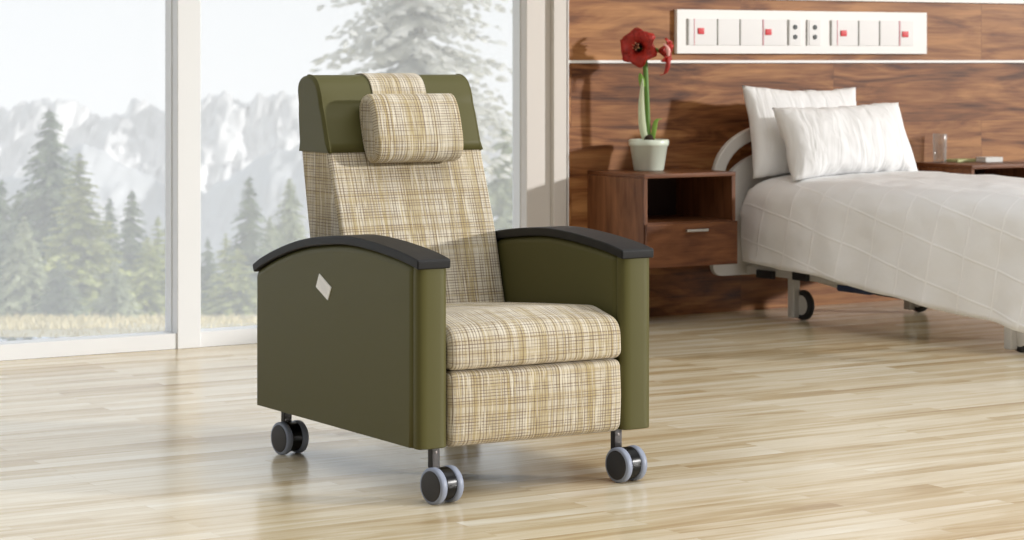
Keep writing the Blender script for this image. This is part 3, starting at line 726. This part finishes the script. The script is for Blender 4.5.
pillow('white bed pillow in front, leaning back on the other pillow', Vector((7.485, 9.07, .86)), 0.385, .188, .105, -.42, -.04, 8.4, ry=-.03)
# ------------------------------------------------------------------ things on the right cabinet
tz = .7162
tag(MB().lathe([(0, .0), (.031, .0), (.034, .004), (.0375, .146), (.0365, .148), (.0352, .146), (.0318, .012), (0, .010)], (8.475, 9.51, tz), n=36).make('tumbler', 'glass', smooth=True), 'clear glass tumbler standing on the right bedside cabinet', 'glass')
def flatbox(name, cx, cy, w, d, h, rz, mat, label, cat, z=tz):
    c_, s_ = math.cos(rz), math.sin(rz); vs = []
    for zz in (z, z+h):
        for a, b in ((-1, -1), (1, -1), (1, 1), (-1, 1)): vs.append((cx+a*w/2*c_-b*d/2*s_, cy+a*w/2*s_+b*d/2*c_, zz))
    return tag(obj(name, vs, [(3, 2, 1, 0), (4, 5, 6, 7), (0, 1, 5, 4), (1, 2, 6, 5), (2, 3, 7, 6), (3, 0, 4, 7)], mat, bevel=.002, seg=2), label, cat)
flatbox('booklet', 8.62, 9.50, .16, .10, .014, .05, 'booklet', 'thin yellow-green booklet lying beside the glass tumbler', 'booklet')
flatbox('notepad', 8.72, 9.40, .115, .08, .026, -.05, 'paper', 'small white notepad lying on the right bedside cabinet', 'notepad')
# ------------------------------------------------------------------ outside the windows
D0 = Vector((.524, .852, 0)); R0 = Vector((.852, -.524, 0))
def out(lat, dist, z): q = R0*lat+D0*dist; return Vector((q[0], q[1], z))
SL = .104
def gz(dist): return -.12-SL*(dist-11.8)
mb = MB(); nx_, ny_ = 50, 40; v = []
for j in range(ny_+1):
    for i in range(nx_+1):
        dist = 12.3+(130-12.3)*(j/ny_)**1.8; lat = (-.55+1.1*i/nx_)*dist*.62-1
        q = out(lat, dist, gz(dist)+noise.noise(Vector((lat*.6, dist*.3, 0)))*.02*dist*.12)
        if q[1] < 9.76: q[1] = 9.76
        v.append(q)
hs = mb.add(v, [(j*(nx_+1)+i, j*(nx_+1)+i+1, (j+1)*(nx_+1)+i+1, (j+1)*(nx_+1)+i) for j in range(ny_) for i in range(nx_)]).make('hillside', 'grass', smooth=True)
struct(hs)
mb = MB()
for k in range(7000):
    dist = random.uniform(12.5, 34); lat = random.uniform(-.24, .06)*dist
    b = out(lat, dist, gz(dist)-.01); 
    if b[1] < 9.9: continue
    h = random.uniform(.03, .085)*dist/22; w = h*.2; a = random.uniform(0, PI); s = Vector((math.cos(a), math.sin(a), 0))*w
    t = b+Vector((random.uniform(-.4, .4)*h, random.uniform(-.4, .4)*h, h))
    mb.add([b-s, b+s, t], [(0, 1, 2)])
tag(mb.make('meadow_grass', 'blade'), 'dry yellowish meadow grass along the slope outside the windows', 'grass', kind='stuff')
def conifer(h, w, mat, seed, dens=1.0, droop=.35, levels=30, nb=9, bare=.04, top_pow=.85, tuft=.62):
    rnd = random.Random(seed); t = MB(); t.tube([(0, 0, -.25), (0, 0, h*.5), (0, 0, h*.99)], [h*.018, h*.011, h*.002], 8)
    fl = MB()
    for L in range(levels):
        q = bare+(1-bare)*(L+rnd.uniform(-.3, .3))/levels; q = min(.985, max(bare, q)); z = q*h
        R = w*((1-q)**top_pow)*rnd.uniform(.82, 1.1)+.012*h
        for b_ in range(nb):
            if rnd.random() > dens: continue
            a = rnd.uniform(0, 2*PI); r = R*rnd.uniform(.55, 1.08); e = Vector((math.cos(a), math.sin(a), 0)); s = Vector((-e[1], e[0], 0))
            z0 = z+rnd.uniform(-.4, .4)*h/levels
            n_ = 6
            for i in range(n_+1):
                u0 = i/n_*.9; p0 = e*r*u0+Vector((0, 0, z0-droop*r*u0**1.3)); 
                for sd in (-1, 1, 0):
                    l = (r*.36+.012*h)*tuft*rnd.uniform(.7, 1.2)*(1-.45*u0); dv = (e*.7+s*sd*rnd.uniform(.6, 1)+Vector((0, 0, -rnd.uniform(.15, .75)))).normalized()
                    wv = (dv.cross(Vector((rnd.uniform(-.5, .5), rnd.uniform(-.5, .5), 1)))).normalized()*l*.42
                    fl.add([p0-wv*.5, p0+dv*l*.5-wv, p0+dv*l, p0+dv*l*.5+wv, p0+wv*.5], [(0, 1, 2, 3, 4)])
    # leader
    for i in range(8):
        zz = h*(.90+.1*i/8); a = i*2.4; e = Vector((math.cos(a), math.sin(a), 0)); l = h*.028*(1.2-i/8)
        fl.add([Vector((0, 0, zz)), Vector((0, 0, zz+l*.6))+e*l*.25, Vector((0, 0, zz-l*.3))+e*l], [(0, 1, 2)])
    root = bpy.data.objects.new('conifer_tree', None); C.objects.link(root)
    obj('trunk', t.v, t.f, 'bark', root, smooth=True, local=True)
    obj('foliage', fl.v, fl.f, mat, root, local=True)
    return root
# px of view, distance, height and width in metres, kind, seed, label
trees = [
 (50, 105, 45, 64, 'spruce', 1, 'tallest dark spruce outside the left window, rising over the snowy peaks'),
 (80, 150, 41, 56, 'larch', 2, 'yellow-green larch in front of the tallest dark spruce'),
 (132, 188, 49, 34, 'spruce', 3, 'dark spruce at the left of the broad white window post'),
 (110, 196, 53, 26, 'spruce', 4, 'smaller dark spruce between the larch and the spruce by the post'),
 (2, 176, 47, 40, 'spruce', 5, 'dark spruce cut by the left edge of the picture'),
 (24, 214, 39, 36, 'pale', 6, 'low pale conifer in front of the leftmost spruces'),
 (158, 214, 46, 28, 'larch', 7, 'yellowish conifer half hidden by the white window post'),
 (250, 174, 48, 34, 'spruce', 8, 'dark pointed spruce just left of the recliner armrest'),
 (208, 236, 52, 22, 'spruce', 9, 'short dark conifer at the right edge of the white window post'),
 (226, 232, 50, 24, 'larch', 10, 'short yellow-green conifer between post and pointed spruce'),
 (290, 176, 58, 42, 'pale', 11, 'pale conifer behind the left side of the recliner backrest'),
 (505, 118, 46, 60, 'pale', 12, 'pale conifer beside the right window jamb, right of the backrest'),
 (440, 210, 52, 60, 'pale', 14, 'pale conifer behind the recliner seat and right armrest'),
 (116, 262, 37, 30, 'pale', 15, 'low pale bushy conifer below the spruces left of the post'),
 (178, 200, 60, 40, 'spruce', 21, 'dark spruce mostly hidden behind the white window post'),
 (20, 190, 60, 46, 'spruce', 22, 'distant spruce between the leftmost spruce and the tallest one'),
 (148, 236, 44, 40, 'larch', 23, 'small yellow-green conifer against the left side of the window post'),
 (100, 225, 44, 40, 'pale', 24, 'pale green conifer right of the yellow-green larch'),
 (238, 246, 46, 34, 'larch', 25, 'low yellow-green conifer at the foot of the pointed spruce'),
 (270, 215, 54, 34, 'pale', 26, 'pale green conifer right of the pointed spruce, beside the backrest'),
 (60, 258, 36, 34, 'spruce', 16, 'low dark bushy conifer at the foot of the larch'),
]
for (px, topy, dist, wpx, mat, seed, lab) in trees:
    sc = dist/2400; z0 = gz(dist); ztop = 1.25-(topy-60)*sc
    h = ztop-z0; w = wpx*sc*1.3
    r = conifer(h, w, mat, seed, levels=int(24+h*2), nb=17 if mat != 'larch' else 13, droop=.38 if mat != 'larch' else .15)
    r.location = out((px-512)*sc, dist, z0); tag(r, lab, 'tree', 'conifers on the slope outside')
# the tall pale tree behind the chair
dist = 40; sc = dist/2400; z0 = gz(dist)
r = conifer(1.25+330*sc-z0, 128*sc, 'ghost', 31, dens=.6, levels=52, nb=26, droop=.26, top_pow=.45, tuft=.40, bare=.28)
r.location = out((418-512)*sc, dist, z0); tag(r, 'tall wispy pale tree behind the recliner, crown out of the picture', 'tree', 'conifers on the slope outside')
def ridge(name, dist, pts, depth, mat, seed, amp, zlow):
    """mountain mass: crest heights given along lateral metres, falling to zlow towards the viewer"""
    nx2, ny2 = 380, 70; v = []
    l0, l1 = pts[0][0], pts[-1][0]
    for j in range(ny2+1):
        t = j/ny2
        for i in range(nx2+1):
            lat = l0+(l1-l0)*i/nx2; zc_ = pts[-1][1]
            for a, b in zip(pts, pts[1:]):
                if a[0] <= lat <= b[0]: zc_ = a[1]+(b[1]-a[1])*(lat-a[0])/(b[0]-a[0]); break
            nn2 = noise.fractal(Vector((lat*.12+seed, t*5+seed, 0)), .4, 2.1, 8)
            rg = 1-abs(noise.fractal(Vector((lat*.06+seed*2, t*1.8, 1)), .9, 2.1, 6))*1.4
            z = zlow+(zc_-zlow)*(1-t)**1.15+(nn2*amp*1.9+rg*amp*.55-amp*.6)*(.35+.65*math.sin(PI*min(1, t+.15)))
            v.append(out(lat, dist-depth*t, z))
    for i in range(nx2+1):      # back side
        q = v[i].copy(); v.append(Vector((q[0]+D0[0]*30, q[1]+D0[1]*30, zlow)))
    nb0 = (ny2+1)*(nx2+1)
    f = [(j*(nx2+1)+i, j*(nx2+1)+i+1, (j+1)*(nx2+1)+i+1, (j+1)*(nx2+1)+i) for j in range(ny2) for i in range(nx2)]
    f += [(i, nb0+i, nb0+i+1, i+1) for i in range(nx2)]
    return struct(MB().add(v, f).make(name, mat, smooth=True, origin=(0, 0, 0)))
k = 400/2400
def mp_(px, py): return ((px-512)*k, 1.25-(py-60)*k)
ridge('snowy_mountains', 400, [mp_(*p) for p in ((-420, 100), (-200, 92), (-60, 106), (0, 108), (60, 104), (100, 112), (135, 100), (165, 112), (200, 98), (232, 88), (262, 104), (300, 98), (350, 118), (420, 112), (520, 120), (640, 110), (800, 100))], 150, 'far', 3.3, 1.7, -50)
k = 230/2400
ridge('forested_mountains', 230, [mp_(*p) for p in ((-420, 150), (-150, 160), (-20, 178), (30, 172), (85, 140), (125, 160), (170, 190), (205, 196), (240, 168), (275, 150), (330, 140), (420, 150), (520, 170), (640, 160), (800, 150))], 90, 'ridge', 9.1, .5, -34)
# ------------------------------------------------------------------ light
w = bpy.data.worlds.new('World'); bpy.context.scene.world = w; w.use_nodes = True; nt = w.node_tree; nt.nodes.clear()
wo = N(nt, 'ShaderNodeOutputWorld'); bg = N(nt, 'ShaderNodeBackground'); nt.links.new(bg.outputs[0], wo.inputs[0])
tc = N(nt, 'ShaderNodeTexCoord'); sep = N(nt, 'ShaderNodeSeparateXYZ'); nt.links.new(tc.outputs['Generated'], sep.inputs[0])
mr = N(nt, 'ShaderNodeMapRange', interpolation_type='SMOOTHSTEP'); mr.inputs['From Min'].default_value = .2; mr.inputs['From Max'].default_value = .72
nt.links.new(sep.outputs[1], mr.inputs[0])
up = N(nt, 'ShaderNodeMapRange', interpolation_type='SMOOTHSTEP'); up.inputs['From Min'].default_value = -.02; up.inputs['From Max'].default_value = .16
nt.links.new(sep.outputs[2], up.inputs[0])
sky = mixc(nt, up.outputs[0], (1.14, 1.16, 1.18), (.94, 1.02, 1.10))
zen = N(nt, 'ShaderNodeMapRange', interpolation_type='SMOOTHSTEP'); zen.inputs['From Min'].default_value = .3; zen.inputs['From Max'].default_value = .95
nt.links.new(sep.outputs[2], zen.inputs[0])
room = mixc(nt, zen.outputs[0], (.26, .255, .25), (.95, .96, .97))
c = mixc(nt, mr.outputs[0], room, sky)
nt.links.new(c, bg.inputs[0]); bg.inputs[1].default_value = 1.0
def light(name, typ, loc, direction, energy, color=(1, 1, 1), **kw):
    l = bpy.data.lights.new(name, typ); l.energy = energy; l.color = color
    for a, b in kw.items(): setattr(l, a, b)
    o = bpy.data.objects.new(name, l); C.objects.link(o); o.location = loc
    o.rotation_euler = Vector(direction).to_track_quat('-Z', 'Y').to_euler(); return o
el = math.radians(11); az = math.radians(50)
light('sun', 'SUN', (20, -10, 8), (-math.sin(az)*math.cos(el), math.cos(az)*math.cos(el), -math.sin(el)), 2.75, (1, .98, .955), angle=math.radians(2.8))
light('fill_softbox', 'AREA', (5.2, 4.2, 4.6), (-.25, .35, -1), 90, (1, .98, .95), shape='RECTANGLE', size=4, size_y=3)  # added soft fill from above, not a fixture of the room
# ------------------------------------------------------------------ camera
cam = bpy.data.cameras.new('camera'); co = bpy.data.objects.new('camera', cam); C.objects.link(co)
co.location = (0, 0, 1.25); co.rotation_euler = (PI/2, 0, -math.radians(31.6))
cam.sensor_width = 36; cam.lens = 2400/1024*36; cam.shift_y = -210/1024; cam.clip_end = 2000
cam.dof.use_dof = True; cam.dof.focus_distance = 7.1; cam.dof.aperture_fstop = 7
s = bpy.context.scene; s.camera = co
s.view_settings.view_transform = 'Standard'; s.view_settings.look = 'None'; s.view_settings.exposure = 0; s.view_settings.gamma = 1
s.cycles.use_denoising = True; s.cycles.max_bounces = 8; s.cycles.transparent_max_bounces = 12; s.cycles.sample_clamp_indirect = 4
